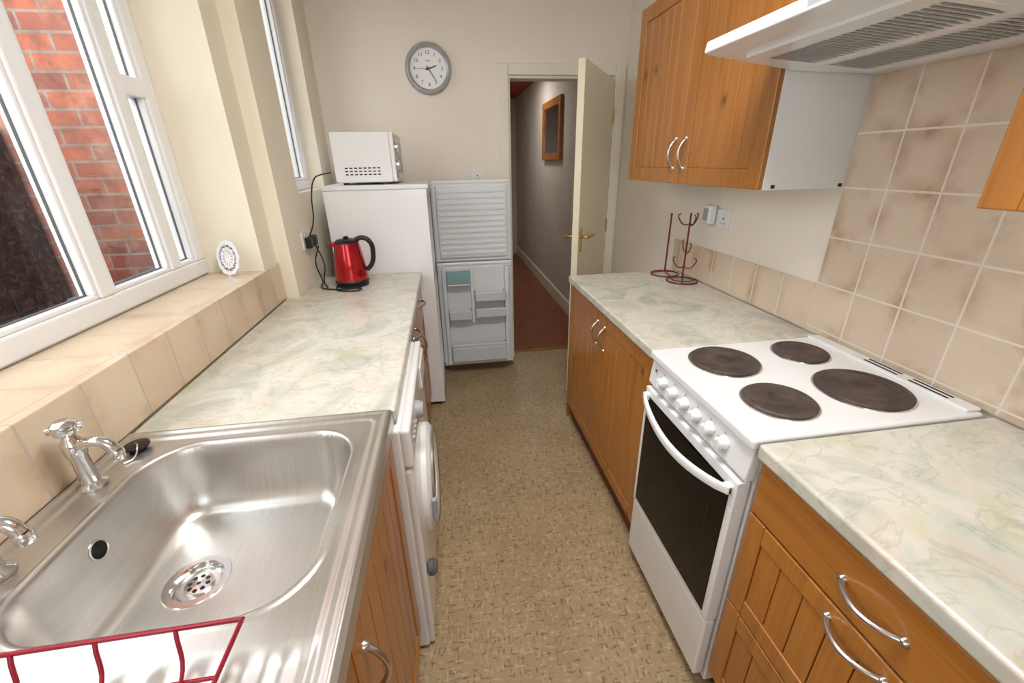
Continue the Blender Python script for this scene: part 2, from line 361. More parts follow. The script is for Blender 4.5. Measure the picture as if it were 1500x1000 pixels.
# ------------------------------------------------------------------ right run
XRf=.638; XD=.652
def worktop(name,poly,bev=.008):
    o=prism(None,name,poly,2,.872,.91,'top',bev); o.modifiers['bev'].segments=4; return o
worktop('kitchen_worktop',[(XRf,1.189),(XR-.011,1.189),(XR-.011,2.194),(XRf,2.194)])
worktop('kitchen_worktop.001',[(XRf,-.9),(XR-.011,-.9),(XR-.011,.672),(XRf,.672)])
c=empty('base_cupboard')
boxes(c,'carcass',[((XD+.02,XR-.02),(1.192,2.18),(.12,.87))],'whitep')
box(c,'end_panel',(XD+.002,XR-.02),(2.18,2.19),(.02,.87),'pine2')
box(c,'plinth',(XD+.035,XD+.05),(1.192,2.18),(0,.12),'plinth')
box(c,'side_panel',(XD+.02,XR-.02),(1.188,1.192),(.0,.87),'plinth')
tgdoor(c,'door_a',XD,-1,1.69,2.18,.115,.862); tgdoor(c,'door_b',XD,-1,1.192,1.688,.115,.862,'pine')
bow(c,'handle_a',(XD,1.735,.70),(XD,1.735,.81),(-1,0,0)); bow(c,'handle_b',(XD,1.645,.70),(XD,1.645,.81),(-1,0,0))
c=empty('drawer_unit')
boxes(c,'carcass',[((XD+.02,XR-.02),(.06,.668),(.12,.87))],'whitep')
box(c,'plinth',(XD+.035,XD+.05),(-.88,.668),(0,.12),'plinth')
tgdoor(c,'drawer_a',XD,-1,.07,.666,.725,.862,'pineh',.0,planks=False)
tgdoor(c,'drawer_b',XD,-1,.07,.666,.43,.722,'pine',.05); tgdoor(c,'drawer_c',XD,-1,.07,.666,.12,.427,'pine',.05)
for i,z in enumerate((.79,.69,.385)): bow(c,'handle_%d'%i,(XD,.325,z),(XD,.435,z),(-1,0,0))
c=empty('base_cupboard.001')
boxes(c,'carcass',[((XD+.02,XR-.02),(-.88,.055),(.12,.87))],'whitep')
tgdoor(c,'door_a',XD,-1,-.88,-.41,.115,.862); tgdoor(c,'door_b',XD,-1,-.408,.066,.115,.862)
# wall cabinets
XW=.955
def wallcab(name,y0,y1,z0,z1,splits,hand):
    c=empty(name)
    box(c,'carcass',(XW+.018,XR-.001),(y0,y1),(z0,z1),'whitep',.002)
    e=[y0]+splits+[y1]
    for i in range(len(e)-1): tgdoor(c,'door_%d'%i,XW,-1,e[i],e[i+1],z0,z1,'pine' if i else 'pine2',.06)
    for i,y in enumerate(hand): bow(c,'handle_%d'%i,(XW,y,z0+.06),(XW,y,z0+.17),(-1,0,0))
    return c
c=wallcab('wall_cupboard',1.252,2.241,1.39,2.11,[1.745],[1.705,1.785])
for i,x in enumerate((1.0,1.235)): box(c,'bracket_%d'%i,(x,x+.012),(1.250,1.252),(1.395,1.405),'black')
wallcab('wall_cupboard.001',-.35,.668,1.39,2.11,[.16],[.12,.2])
wallcab('wall_cupboard.002',.67,1.250,1.87,2.11,[],[])
# ------------------------------------------------------------------ extractor hood
h=empty('extractor_hood')
yh0,yh1=.672,1.248
prism(h,'canopy',[(.715,1.742),(.72,1.768),(.80,1.80),(1.0,1.868),(XR-.010,1.868),(XR-.010,1.70),(1.0,1.705),(.76,1.735)],1,yh0,yh1,'white',.004)
prism(h,'filter_frame',[(.80,1.722),(1.18,1.694),(1.18,1.7035),(.80,1.735)],1,yh0+.06,yh1-.06,'white',.001)
L=[];V=[];Fc=[]
def zun(x): return 1.7215-(x-.80)*.0737
n=26
for side in range(2):
    for i in range(n):
        yA=yh0+.08+i*(yh1-yh0-.16)/n; yB=yA+.008
        xa,xb=(.85,.985) if side==0 else (1.005,1.14)
        L+= [((xa,xb),(yA,yB))]
for (xa,xb),(yA,yB) in L:
    o=len(V); V+=[(xa,yA,zun(xa)-.0008),(xb,yA,zun(xb)-.0008),(xb,yB,zun(xb)-.0008),(xa,yB,zun(xa)-.0008)]; Fc.append((o,o+1,o+2,o+3))
mk(h,'vent_slots',V,Fc,'vgrey')
box(h,'control_strip',(.716,.72),(.72,.9),(1.748,1.762),'lgrey')
# ------------------------------------------------------------------ cooker
k=empty('electric_cooker')
y0,y1=.680,1.184; ym=(y0+y1)/2
box(k,'body',(.665,1.235),(y0+.003,y1-.003),(.03,.885),'white',.004)
ob=box(k,'hob_top',(.632,1.24),(y0,y1),(.880,.912),'white',.010,4)
box(k,'hob_rear_rise',(1.195,1.24),(y0+.01,y1-.01),(.910,.921),'white',.005,3)
boxes(k,'vent_slots',[((1.205,1.212),(ym-.19+i*.13,ym-.19+i*.13+.10),(.9208,.9216)) for i in range(2)]+[((1.222,1.229),(ym-.19+i*.13,ym-.19+i*.13+.10),(.9208,.9216)) for i in range(2)],'shadow')
for i,(x,y,rr) in enumerate(((.805,1.05,.098),(1.075,1.065,.078),(.80,.815,.085),(1.055,.83,.108))):
    lathe(k,'plate_rim_%d'%i,[(rr+.006,.911),(rr+.005,.915),(rr-.002,.916)],(x,y,0),'chrome',seg=48,cap=False)
    lathe(k,'hotplate_%d'%i,[(rr,.912),(rr,.920),(rr-.004,.923),(rr*.8,.923),(rr*.78,.9222),(rr*.76,.923),(rr*.55,.923),(rr*.53,.9222),(rr*.51,.923),(.03,.923),(.026,.920),(.001,.920)],(x,y,0),'plate',seg=48)
prism(k,'control_panel',[(.645,.885),(.670,.885),(.670,.79),(.640,.79),(.636,.80)],1,y0+.004,y1-.004,'white',.004)
for i in range(6):
    y=1.085-i*.062
    lathe(k,'knob_%d'%i,[(.019,0),(.0185,.006),(.015,.012),(.0145,.026),(.001,.027)],(.641,y,.838),'white','-X',24)
    box(k,'knob_grip_%d'%i,(.610,.638),(y-.0035,y+.0035),(.824,.852),'white',.002)
    boxes(k,'knob_mark_%d'%i,[((.6362,.637),(y-.001,y+.001),(.862,.868)),((.6362,.637),(y+.021,y+.024),(.84,.842)),((.6362,.637),(y-.024,y-.021),(.84,.842))],'grey')
box(k,'pilot_light',(.636,.638),(1.135,1.143),(.85,.858),'redwire')
boxes(k,'oven_door',[((.628,.662),(y0+.01,y1-.01),(.70,.782)),((.628,.662),(y0+.01,y0+.04),(.30,.70)),((.628,.662),(y1-.04,y1-.01),(.30,.70)),((.628,.662),(y0+.04,y1-.04),(.30,.33))],'white',.002)
box(k,'oven_glass',(.6265,.6278),(y0+.03,y1-.03),(.315,.755),'glassblk',.0004)
box(k,'oven_glass_inner',(.63,.66),(y0+.04,y1-.04),(.33,.70),'glassblk')
boxes(k,'oven_window_frame',[((.6259,.6265),(y0+.09,y1-.09),(.655,.657)),((.6259,.6265),(y0+.09,y1-.09),(.40,.402)),((.6259,.6265),(y0+.09,y0+.092),(.40,.657)),((.6259,.6265),(y1-.092,y1-.09),(.40,.657))],'shadow')
N=14;V=[];Fc=[]
for i in range(N+1):
    t=i/N; y=y0+.02+t*(y1-y0-.04); s=math.sin(math.pi*t)
    xo=.627-.012-.034*s**.6; zc=.755-.035*s
    V+=[(xo,y,zc-.013),(xo+.012,y,zc-.014),(xo+.012,y,zc+.012),(xo,y,zc+.010)]
for i in range(N):
    for j in range(4): Fc.append((i*4+j,i*4+(j+1)%4,(i+1)*4+(j+1)%4,(i+1)*4+j))
Fc+=[(0,1,2,3),tuple(N*4+j for j in range(4))]
mk(k,'door_handle',V,Fc,'white',True,.003)
boxes(k,'handle_posts',[((.612,.63),(y,y+.022),(.742,.766)) for y in (y0+.02,y1-.042)],'white',.003)
box(k,'storage_drawer',(.630,.662),(y0+.01,y1-.01),(.055,.292),'white',.006)
boxes(k,'feet',[((.70,.74),(y,y+.04),(0,.03)) for y in (y0+.02,y1-.06)]+[((1.16,1.2),(y,y+.04),(0,.03)) for y in (y0+.02,y1-.06)],'black')
# ------------------------------------------------------------------ left run
XLf=-.164; XDl=-.178
worktop('kitchen_worktop.002',[(XLf,.957),(XLf,2.466),(XL2+.001,2.466),(XL2+.001,2.071),(XL+.010,2.071),(XL+.010,.957)])
# sink
s=empty('kitchen_sink')
sx0,sx1,sy0,sy1=XL+.011,-.172,-.14,.955
def rr(x,y,cx,cy,hx,hy,r):
    qx=abs(x-cx)-hx+r; qy=abs(y-cy)-hy+r
    return math.hypot(max(qx,0),max(qy,0))+min(max(qx,qy),0)-r
def ss(t): t=max(0,min(1,t)); return t*t*(3-2*t)
bx0,bx1,by0,by1=-.668,-.243,.445,.885
DX,DY=-.525,.655
def hz(x,y):
    z=.914
    e=min(x-sx0,sx1-x,y-sy0,sy1-y)
    z+=.004*ss(1-abs(e-.010)/.012)
    if e<.006: z-=.006*(1-e/.006)
    d=-rr(x,y,(sx0+sx1)/2,(sy0+sy1)/2,(sx1-sx0)/2-.03,(sy1-sy0)/2-.03,.03)
    z-=.004*ss(d/.012)
    d=-rr(x,y,(bx0+bx1)/2,(by0+by1)/2,(bx1-bx0)/2,(by1-by0)/2,.10)
    z+=.003*ss(1-abs(d+.006)/.008)
    if d>0:
        t=min(1,d/.075)
        prof=1-(1-t)**3
        z-=.152*prof*ss(min(1,.35+d/.02))
        dd=math.hypot(x-DX,y-DY); z-=.008*ss(1-dd/.16)
        z-=.020*ss((.046-dd)/.010)
    if y<.40 and x>-.66 and x<-.20:
        f=ss((.40-y)/.03)*ss((x+.66)/.02)*ss((-.20-x)/.02)
        z-=f*.004*(.5+.5*math.cos((x+.66)*2*math.pi/.046))+f*.003
    return z
nx,ny=190,270; V=[];Fc=[]
for i in range(nx+1):
    for j in range(ny+1):
        x=sx0+(sx1-sx0)*i/nx; y=sy0+(sy1-sy0)*j/ny; V.append((x,y,hz(x,y)))
for i in range(nx):
    for j in range(ny):
        a=i*(ny+1)+j; Fc.append((a,a+ny+1,a+ny+2,a+1))
mk(s,'sink_top',V,Fc,'steel',True)
boxes(s,'apron',[((sx1-.004,sx1),(sy0,sy1),(.872,.9085)),((sx0,sx1),(sy1-.002,sy1),(.905,.9085))],'steel',.001)
zb=hz(DX+.055,DY)
lathe(s,'drain_flange',[(.058,-.002),(.056,.0025),(.044,.002),(.040,-.003),(.037,-.010)],(DX,DY,zb),'chrome',seg=48,cap=False)
lathe(s,'drain_bowl',[(.041,-.006),(.034,-.012),(.001,-.013)],(DX,DY,zb),'satin',seg=48,cap=False)
lathe(s,'drain_strainer',[(.026,-.012),(.024,-.007),(.001,-.006)],(DX,DY,zb),'chrome',seg=32,cap=False)
for i in range(9):
    a=i*math.pi/4; q=.016 if i<8 else 0
    lathe(s,'drain_hole_%d'%i,[(.0040,-.0062),(.001,-.0055)],(DX+q*math.cos(a),DY+q*math.sin(a),zb),'black',seg=12)
ox,oy=bx0,.655
while hz(ox,oy)>.862: ox+=.0005
g0=(hz(ox+.003,oy)-hz(ox-.003,oy))/.006
nv=Vector((-g0,0,1)).normalized(); q=Vector((0,0,1)).rotation_difference(nv).to_matrix()
lathe(s,'overflow_ring',[(.019,-.003),(.019,.0015),(.016,.002),(.015,-.002)],(ox,oy,hz(ox,oy)),'satin',mx=q,seg=32,cap=False)
lathe(s,'overflow',[(.0165,.0012),(.001,.0012)],(ox,oy,hz(ox,oy)),'black',mx=q,seg=32)
# taps
def tap(name,x,y):
    t=empty(name); z=.9105
    lathe(t,'base',[(.024,0),(.024,.006),(.015,.012),(.0135,.07),(.017,.08),(.017,.105),(.012,.112),(.009,.122)],(x,y,z),'chrome',seg=28)
    tube(t,'spout',[(x,y,z+.092),(x+.03,y,z+.100),(x+.055,y,z+.094),(x+.065,y,z+.075)],.0105,'chrome')
    lathe(t,'nozzle',[(.0105,0),(.012,.002),(.012,.016),(.010,.02)],(x+.066,y,z+.058),'chrome',seg=20)
    lathe(t,'handle',[(.012,0),(.019,.005),(.021,.014),(.019,.024),(.012,.029),(.001,.030)],(x,y,z+.120),'chrome',seg=24)
    for i in range(4):
        a=i*math.pi/2+.4; tube(t,'handle_lug_%d'%i,[(x,y,z+.134),(x+.025*math.cos(a),y+.025*math.sin(a),z+.134)],.0065,'chrome',smooth=False)
tap('sink_tap',-.728,.775); tap('sink_tap.001',-.728,.575)
p=empty('sink_plug')
lathe(p,'plug',[(.016,0),(.021,.006),(.024,.008),(.024,.012),(.008,.014),(.001,.015)],(-.715,.888,.912),'black',seg=28)
tube(p,'chain',[(-.715,.888,.926),(-.70,.87,.93),(-.70,.85,.914),(-.71,.835,.914)],.0018,'chrome')
# dish rack
r=empty('dish_rack')
x0,x1,ya,yb=-.68,-.285,.03,.392; zt=.972
tube(r,'top_frame',[(x0,ya,zt),(x1,ya,zt),(x1,yb,zt),(x0,yb,zt)],.0035,'redwire',True,False)
tube(r,'base_frame',[(x0+.03,ya+.03,.918),(x1-.03,ya+.03,.918),(x1-.03,yb-.03,.918),(x0+.03,yb-.03,.918)],.003,'redwire',True,False)
for i,(px,py,qx,qy) in enumerate(((x0,ya,x0+.03,ya+.03),(x1,ya,x1-.03,ya+.03),(x1,yb,x1-.03,yb-.03),(x0,yb,x0+.03,yb-.03))):
    tube(r,'post_%d'%i,[(px,py,zt),(qx,qy,.918)],.003,'redwire',smooth=False)
for i in range(4):
    x=x0+.06+i*.087
    tube(r,'plate_wire_%d'%i,[(x,yb-.002,zt),(x+.006,yb-.03,.922),(x,yb-.12,.918),(x,ya+.12,.918),(x,ya+.03,.922),(x,ya,zt)],.0025,'redwire')
    tube(r,'loop_%d'%i,[(x,yb-.10,.92),(x+.01,yb-.12,.955),(x+.03,yb-.14,.965),(x+.045,yb-.12,.95),(x+.04,yb-.10,.92)],.0022,'redwire')
# sink base unit
c=empty('sink_base_unit')
boxes(c,'carcass',[((XL+.02,XDl-.02),(-.12,.0),(.12,.87)),((XL+.02,XDl-.02),(.905,.922),(.0,.87)),((XL+.02,XDl-.02),(0,.905),(.12,.14)),((XL+.02,XL+.03),(0,.905),(.14,.87))],'plinth')
box(c,'plinth',(XDl-.05,XDl-.035),(-.12,.905),(0,.12),'plinth')
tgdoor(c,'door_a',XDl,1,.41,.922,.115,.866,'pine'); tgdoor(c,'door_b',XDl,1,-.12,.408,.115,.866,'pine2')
bow(c,'handle_a',(XDl,.455,.67),(XDl,.455,.79),(1,0,0)); bow(c,'handle_b',(XDl,.36,.67),(XDl,.36,.79),(1,0,0))
# washing machine
w=empty('washing_machine')
wy0,wy1=.93,1.53; xf=-.138
box(w,'body',(XL+.06,xf-.02),(wy0,wy1),(.012,.862),'white',.008,3)
box(w,'front_panel',(xf-.022,xf),(wy0,wy1),(.10,.735),'white',.010,3)
box(w,'control_fascia',(xf-.022,xf+.006),(wy0,wy1),(.74,.862),'white',.010,3)
box(w,'kick_panel',(xf-.022,xf-.004),(wy0+.01,wy1-.01),(.012,.096),'white',.005)
box(w,'detergent_drawer',(xf+.006,xf+.012),(wy1-.2,wy1-.02),(.76,.84),'whitep',.005)
lathe(w,'programme_dial',[(.028,0),(.026,.012),(.022,.022),(.001,.023)],(xf+.005,wy0+.20,.80),'lgrey','X',28)
for i in range(4): box(w,'button_%d'%i,(xf+.004,xf+.011),(wy0+.05+i*.025,wy0+.066+i*.025),(.79,.803),'lgrey',.002)
yc,zc=(wy0+wy1)/2,.47
lathe(w,'door_ring',[(.185,0),(.183,.018),(.165,.034),(.145,.038),(.122,.03),(.118,.012),(.001,.01)],(xf-.002,yc,zc),'whitep','X',56)
lathe(w,'door_chrome_ring',[(.17,.0),(.168,.006),(.160,.007),(.156,.004)],(xf+.031,yc,zc),'satin','X',56,cap=False)
lathe(w,'door_glass',[(.119,0),(.11,.012),(.08,.02),(.001,.024)],(xf+.008,yc,zc),'glassblk','X',48)
box(w,'door_catch',(xf+.026,xf+.042),(yc-.178,yc-.155),(zc-.04,zc+.04),'lgrey',.004)
lathe(w,'child_lock_knob',[(.012,0),(.012,.012),(.024,.016),(.026,.03),(.018,.042),(.001,.044)],(xf-.012,.965,.33),'grey','X',24)
boxes(w,'feet',[((xf-.08,xf-.04),(y,y+.04),(0,.012)) for y in (wy0+.03,wy1-.07)]+[((XL+.1,XL+.14),(y,y+.04),(0,.012)) for y in (wy0+.03,wy1-.07)],'black')
# far left base unit
c=empty('base_cupboard.002')
box(c,'carcass',(XL2+.02,XDl-.02),(1.56,2.46),(.12,.868),'whitep')
box(c,'plinth',(XDl-.05,XDl-.035),(1.56,2.46),(0,.12),'plinth')
for i,(a,b_) in enumerate(((1.56,2.01),(2.01,2.46))):
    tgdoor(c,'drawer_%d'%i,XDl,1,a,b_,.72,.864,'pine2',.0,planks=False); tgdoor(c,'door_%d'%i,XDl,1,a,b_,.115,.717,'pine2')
    bow(c,'drawer_handle_%d'%i,(XDl,(a+b_)/2-.06,.79),(XDl,(a+b_)/2+.06,.79),(1,0,0)); 
bow(c,'door_handle_0',(XDl,1.96,.56),(XDl,1.96,.68),(1,0,0)); bow(c,'door_handle_1',(XDl,2.06,.56),(XDl,2.06,.68),(1,0,0))
# ------------------------------------------------------------------ fridge freezer
f=empty('fridge_freezer')
fx0,fx1,fy0,fy1=-.635,-.096,2.475,3.02
boxes(f,'cabinet',[((fx0,fx1),(fy0,fy0+.035),(.03,1.36)),((fx0,fx1),(fy1-.035,fy1),(.03,1.36)),((fx0,fx0+.04),(fy0+.035,fy1-.035),(.03,1.36)),((fx0+.04,fx1),(fy0+.035,fy1-.035),(.03,.09)),((fx0+.04,fx1),(fy0+.035,fy1-.035),(.83,.87)),((fx0+.04,fx1),(fy0+.035,fy1-.035),(1.32,1.36))],'white',.002)
box(f,'top_cap',(fx0-.005,fx1+.012),(fy0-.006,fy1+.004),(1.36,1.385),'whitep',.006)
boxes(f,'shelves',[((fx0+.04,fx1-.05),(fy0+.035,fy1-.035),(z,z+.008)) for z in (.33,.52,.68,1.08)],'clearp')
box(f,'salad_drawer',(fx0+.05,fx1-.06),(fy0+.04,fy1-.04),(.10,.30),'clearp',.01)
dx0,dx1=-.09,.44; dy=2.962
box(f,'freezer_door',(dx0,dx1),(dy,dy+.045),(.85,1.383),'white',.006)
box(f,'fridge_door',(dx0,dx1),(dy,dy+.045),(.05,.845),'white',.006)
for nm,z0,z1 in (('freezer',.85,1.383),('fridge',.05,.845)):
    a,b_=dx0+.008,dx1-.008; zz0,zz1=z0+.008,z1-.008; g=.012
    boxes(f,nm+'_gasket',[((a,b_),(dy-.008,dy),(zz0,zz0+g)),((a,b_),(dy-.008,dy),(zz1-g,zz1)),((a,a+g),(dy-.008,dy),(zz0+g,zz1-g)),((b_-g,b_),(dy-.008,dy),(zz0+g,zz1-g))],'fridgein',.003)
box(f,'freezer_liner',(dx0+.03,dx1-.03),(dy-.022,dy),(.88,1.353),'fridgein',.008)
boxes(f,'freezer_ribs',[((dx0+.045,dx1-.045),(dy-.027,dy-.021),(.90+i*.037,.90+i*.037+.020)) for i in range(12)],'fridgein',.004)
boxes(f,'fridge_liner',[((dx0+.03,dx0+.06),(dy-.05,dy),(.08,.815)),((dx1-.06,dx1-.03),(dy-.05,dy),(.08,.815)),((dx0+.06,dx1-.06),(dy-.012,dy),(.08,.815)),((dx0+.06,dx1-.06),(dy-.05,dy-.012),(.08,.105)),((dx0+.225,dx0+.25),(dy-.04,dy-.012),(.40,.815))],'fridgein',.006)
def rack(nm,xa,xb,z,hh,dp=.10):
    boxes(f,nm,[((xa,xb),(dy-dp,dy-.012),(z,z+.006)),((xa,xb),(dy-dp,dy-dp+.005),(z,z+hh)),((xa,xa+.005),(dy-dp,dy-.012),(z,z+hh)),((xb-.005,xb),(dy-dp,dy-.012),(z,z+hh))],'clearp',.002)
    box(f,nm+'_rim',(xa,xb),(dy-dp-.002,dy-dp+.007),(z+hh-.008,z+hh),'fridgein',.002)
rack('rack_a',dx0+.252,dx1-.063,.58,.065); rack('rack_b',dx0+.252,dx1-.063,.46,.065)
rack('rack_c',dx0+.063,dx0+.222,.45,.065)
rack('bottle_rack',dx0+.065,dx1-.063,.13,.11,.12)
box(f,'bottle_guard',(dx0+.065,dx1-.063),(dy-.122,dy-.117),(.255,.268),'fridgein',.002)
box(f,'butter_tray',(dx0+.063,dx0+.222),(dy-.095,dy-.012),(.70,.715),'fridgein',.004)
prism(f,'butter_cover',[(dy-.10,.715),(dy-.012,.715),(dy-.012,.79),(dy-.06,.79),(dy-.095,.77)],0,dx0+.061,dx0+.224,'teal',.004)
boxes(f,'feet',[((x,x+.04),(y,y+.04),(0,.03)) for x in (fx0+.03,fx1-.07) for y in (fy0+.03,fy1-.07)],'black')
# ------------------------------------------------------------------ microwave
m=empty('microwave_oven')
mx0,mx1,my0,my1,mz0,mz1=-.568,-.268,2.53,2.97,1.397,1.645
box(m,'body',(mx0,mx1),(my0,my1),(mz0,mz1),'white',.010,3)
box(m,'front_door',(mx1,mx1+.022),(my0+.13,my1),(mz0+.002,mz1-.002),'whitep',.006)
box(m,'door_window',(mx1+.0215,mx1+.0235),(my0+.17,my1-.04),(mz0+.045,mz1-.045),'glassblk')
box(m,'control_panel',(mx1,mx1+.022),(my0,my0+.127),(mz0+.002,mz1-.002),'whitep',.006)
box(m,'control_inlay',(mx1+.0215,mx1+.0232),(my0+.015,my0+.115),(mz0+.02,mz1-.02),'glassblk')
for i,z in enumerate((mz1-.075,mz0+.085)): lathe(m,'dial_%d'%i,[(.028,0),(.026,.014),(.001,.016)],(mx1+.022,my0+.064,z),'chrome','X',24)
L=[]
for rw in range(3):
    for cc in range(8): L.append(((mx0+.055+cc*.024,mx0+.055+cc*.024+.015),(my0-.0008,my0+.001),(mz0+.038+rw*.016,mz0+.038+rw*.016+.006)))
boxes(m,'side_vents',L,'shadow')
box(m,'side_emboss',(mx0+.03,mx1-.03),(my0-.0006,my0+.001),(mz0+.11,mz1-.03),'white',.0005)
boxes(m,'feet',[((x,x+.03),(y,y+.03),(1.385,1.398)) for x in (mx0+.03,mx1-.06) for y in (my0+.03,my1-.06)],'black')
# ------------------------------------------------------------------ kettle
k=empty('electric_kettle')
kx,ky,kz=-.505,2.25,.911
lathe(k,'power_base',[(.080,0),(.080,.012),(.074,.018),(.001,.018)],(kx,ky,kz),'black')
lathe(k,'body',[(.074,.018),(.081,.024),(.082,.05),(.075,.13),(.063,.20),(.060,.215),(.056,.218)],(kx,ky,kz),'redmet',seg=48)
lathe(k,'bottom_band',[(.0815,.018),(.0835,.022),(.0835,.030),(.082,.032)],(kx,ky,kz),'black',seg=48)
lathe(k,'lid',[(.059,.215),(.058,.222),(.047,.232),(.02,.238),(.001,.239)],(kx,ky,kz),'black',seg=40)
prism(k,'spout',[(kx-.056,.195+kz),(kx-.092,.215+kz),(kx-.086,.222+kz),(kx-.051,.222+kz),(kx-.046,.16+kz)],1,ky-.022,ky+.022,'redmet',.008)
tube(k,'handle',[(kx+.043,ky,kz+.228),(kx+.080,ky,kz+.238),(kx+.114,ky,kz+.215),(kx+.122,ky,kz+.16),(kx+.106,ky,kz+.10),(kx+.080,ky,kz+.075)],.012,'black')
lathe(k,'lid_knob',[(.010,0),(.014,.008),(.001,.012)],(kx,ky,kz+.238),'black',seg=20)
tube(k,'cord',[(kx-.07,ky-.04,.917),(kx-.05,ky-.12,.916),(kx+.06,ky-.12,.916),(kx-.06,ky-.10,.916),(kx-.14,ky-.06,.918),(kx-.16,ky+.04,.93),(-.685,2.30,1.02),(-.672,2.36,1.10)],.0035,'black')
# sockets
def socket(name,axis,pos,sg,w=.146,hh=.086):
    s=empty(name); x,y,z=pos
    if axis=='X':
        xx=(x,x+sg*.009); xx=(min(xx),max(xx)); box(s,'plate',xx,(y-w/2,y+w/2),(z-hh/2,z+hh/2),'whitep',.003)
        f=x+sg*.0095
        for i in (-1,1) if w>.1 else (0,):
            boxes(s,'pins_%d'%(i+1),[((min(f,f+sg*.0006),max(f,f+sg*.0006)),(y+i*.035-.003,y+i*.035+.003),(z+.0,z+.01)),((min(f,f+sg*.0006),max(f,f+sg*.0006)),(y+i*.035-.014,y+i*.035-.007),(z-.018,z-.014)),((min(f,f+sg*.0006),max(f,f+sg*.0006)),(y+i*.035+.007,y+i*.035+.014),(z-.018,z-.014))],'shadow')
            box(s,'switch_%d'%(i+1),(min(f,f+sg*.003),max(f,f+sg*.003)),(y+i*.035-.006,y+i*.035+.006),(z+.018,z+.034),'white',.001)
    else:
        box(s,'plate',(x-w/2,x+w/2),(y-.009,y),(z-hh/2,z+hh/2),'whitep',.003)
        for i in (-1,1) if w>.1 else (0,):
            box(s,'switch_%d'%(i+1),(x+i*.035-.006,x+i*.035+.006),(y-.012,y-.008),(z+.014,z+.032),'white',.001)
            boxes(s,'pins_%d'%(i+1),[((x+i*.035-.003,x+i*.035+.003),(y-.0096,y-.009),(z,z+.01)),((x+i*.035-.014,x+i*.035-.007),(y-.0096,y-.009),(z-.018,z-.014)),((x+i*.035+.007,x+i*.035+.014),(y-.0096,y-.009),(z-.018,z-.014))],'shadow')
    return s
socket('wall_socket','X',(XL2,2.33,1.14),1)
p=empty('power_plug')
box(p,'plug_body',(XL2+.010,XL2+.04),(2.35,2.40),(1.10,1.155),'black',.008)
tube(p,'cord',[(XL2+.03,2.375,1.10),(-.66,2.36,1.0),(-.66,2.30,.93),(-.62,2.2,.916)],.0035,'black')
p=empty('power_plug.001')
box(p,'plug_body',(XL2+.010,XL2+.04),(2.275,2.325),(1.10,1.155),'black',.008)
tube(p,'cord',[(XL2+.03,2.30,1.155),(-.675,2.36,1.22),(-.68,2.44,1.35),(-.66,2.455,1.42),(-.64,2.50,1.44),(-.585,2.522,1.45)],.0035,'black')
socket('wall_socket.001','X',(XR,1.86,1.225),-1)
p=empty('plug_adaptor'); box(p,'body',(XR-.052,XR-.0135),(1.875,1.93),(1.20,1.285),'whitep',.008); box(p,'face',(XR-.055,XR-.051),(1.885,1.92),(1.215,1.27),'lgrey',.003)
socket('wall_socket.002','Y',(.235,YB,1.40),-1,.086)
# ------------------------------------------------------------------ clock
c=empty('wall_clock'); cx,cz=-.04,2.03
lathe(c,'case',[(.140,0),(.142,.012),(.135,.026),(.122,.03),(.112,.024),(.111,.012)],(cx,YB-.001,cz),'clockrim','-Y',64)
lathe(c,'face',[(.113,0),(.113,.0125),(.001,.0126)],(cx,YB-.001,cz),'clockface','-Y',64)
RX=Matrix.Rotation(math.radians(90),4,'X')
for i in range(1,13):
    a=i*math.pi/6; text(c,'numeral_%d'%i,str(i),(cx+.085*math.sin(a),YB-.0145,cz+.085*math.cos(a)),.028,RX,'black')
def hand(nm,ang,ln,wd,mat,yy):
    a=math.radians(ang); dx,dz=math.sin(a),math.cos(a); px,pz=dz,-dx; b=-.018
    P=[(cx+dx*b+px*wd,cz+dz*b+pz*wd),(cx+dx*b-px*wd,cz+dz*b-pz*wd),(cx+dx*ln-px*wd*.6,cz+dz*ln-pz*wd*.6),(cx+dx*ln+px*wd*.6,cz+dz*ln+pz*wd*.6)]
    prism(c,nm,P,1,yy-.0015,yy,mat)
hand('hour_hand',73,.055,.004,'black',YB-.016); hand('minute_hand',147,.082,.003,'black',YB-.018); hand('second_hand',270,.075,.0012,'grey',YB-.020)
lathe(c,'hub',[(.006,0),(.006,.008),(.001,.009)],(cx,YB-.014,cz),'black','-Y',20)
box(c,'maker_mark',(cx-.014,cx+.014),(YB-.0145,YB-.0135),(cz+.040,cz+.045),'lgrey')
# ------------------------------------------------------------------ plaque on sill
p=empty('ceramic_plaque')
px,py,pz=-.885,1.845,1.079
def pl(pt):
    u,v,w=pt; ang=math.radians(-25); ca,sa=math.cos(ang),math.sin(ang)
    y=v*.16-w; return (px+u*ca+y*sa*-1, py+u*sa+y*ca, pz+v)
def disc(nm,r0,r1x,vz,mat,wob=0,t=.006,seg=48):
    V=[];Fc=[]
    for w in (0,t):
        for i in range(seg):
            a=2*math.pi*i/seg; rr_=r1x*(1+wob*math.cos(12*a)); V.append(pl((rr_*.86*math.cos(a),.07+rr_*1.12*math.sin(a)*.93,w)))
    if r0>0:
        for w in (0,t):
            for i in range(seg):
                a=2*math.pi*i/seg; V.append(pl((r0*.86*math.cos(a),.07+r0*1.04*math.sin(a),w)))
        for i in range(seg):
            j=(i+1)%seg
            Fc+=[(i,j,2*seg+j,2*seg+i),(seg+i,seg+j,3*seg+j,3*seg+i),(i,j,seg+j,seg+i),(2*seg+i,2*seg+j,3*seg+j,3*seg+i)]
    else:
        Fc=[tuple(range(seg)),tuple(range(seg,2*seg))]+[(i,(i+1)%seg,(i+1)%seg+seg,i+seg) for i in range(seg)]
    mk(p,nm,V,Fc,mat,False,.001)
disc('outer_rim',.052,.066,0,'ceramic',.04); disc('middle_ring',.030,.038,0,'ceramic'); disc('centre',0,.018,0,'ceramic')
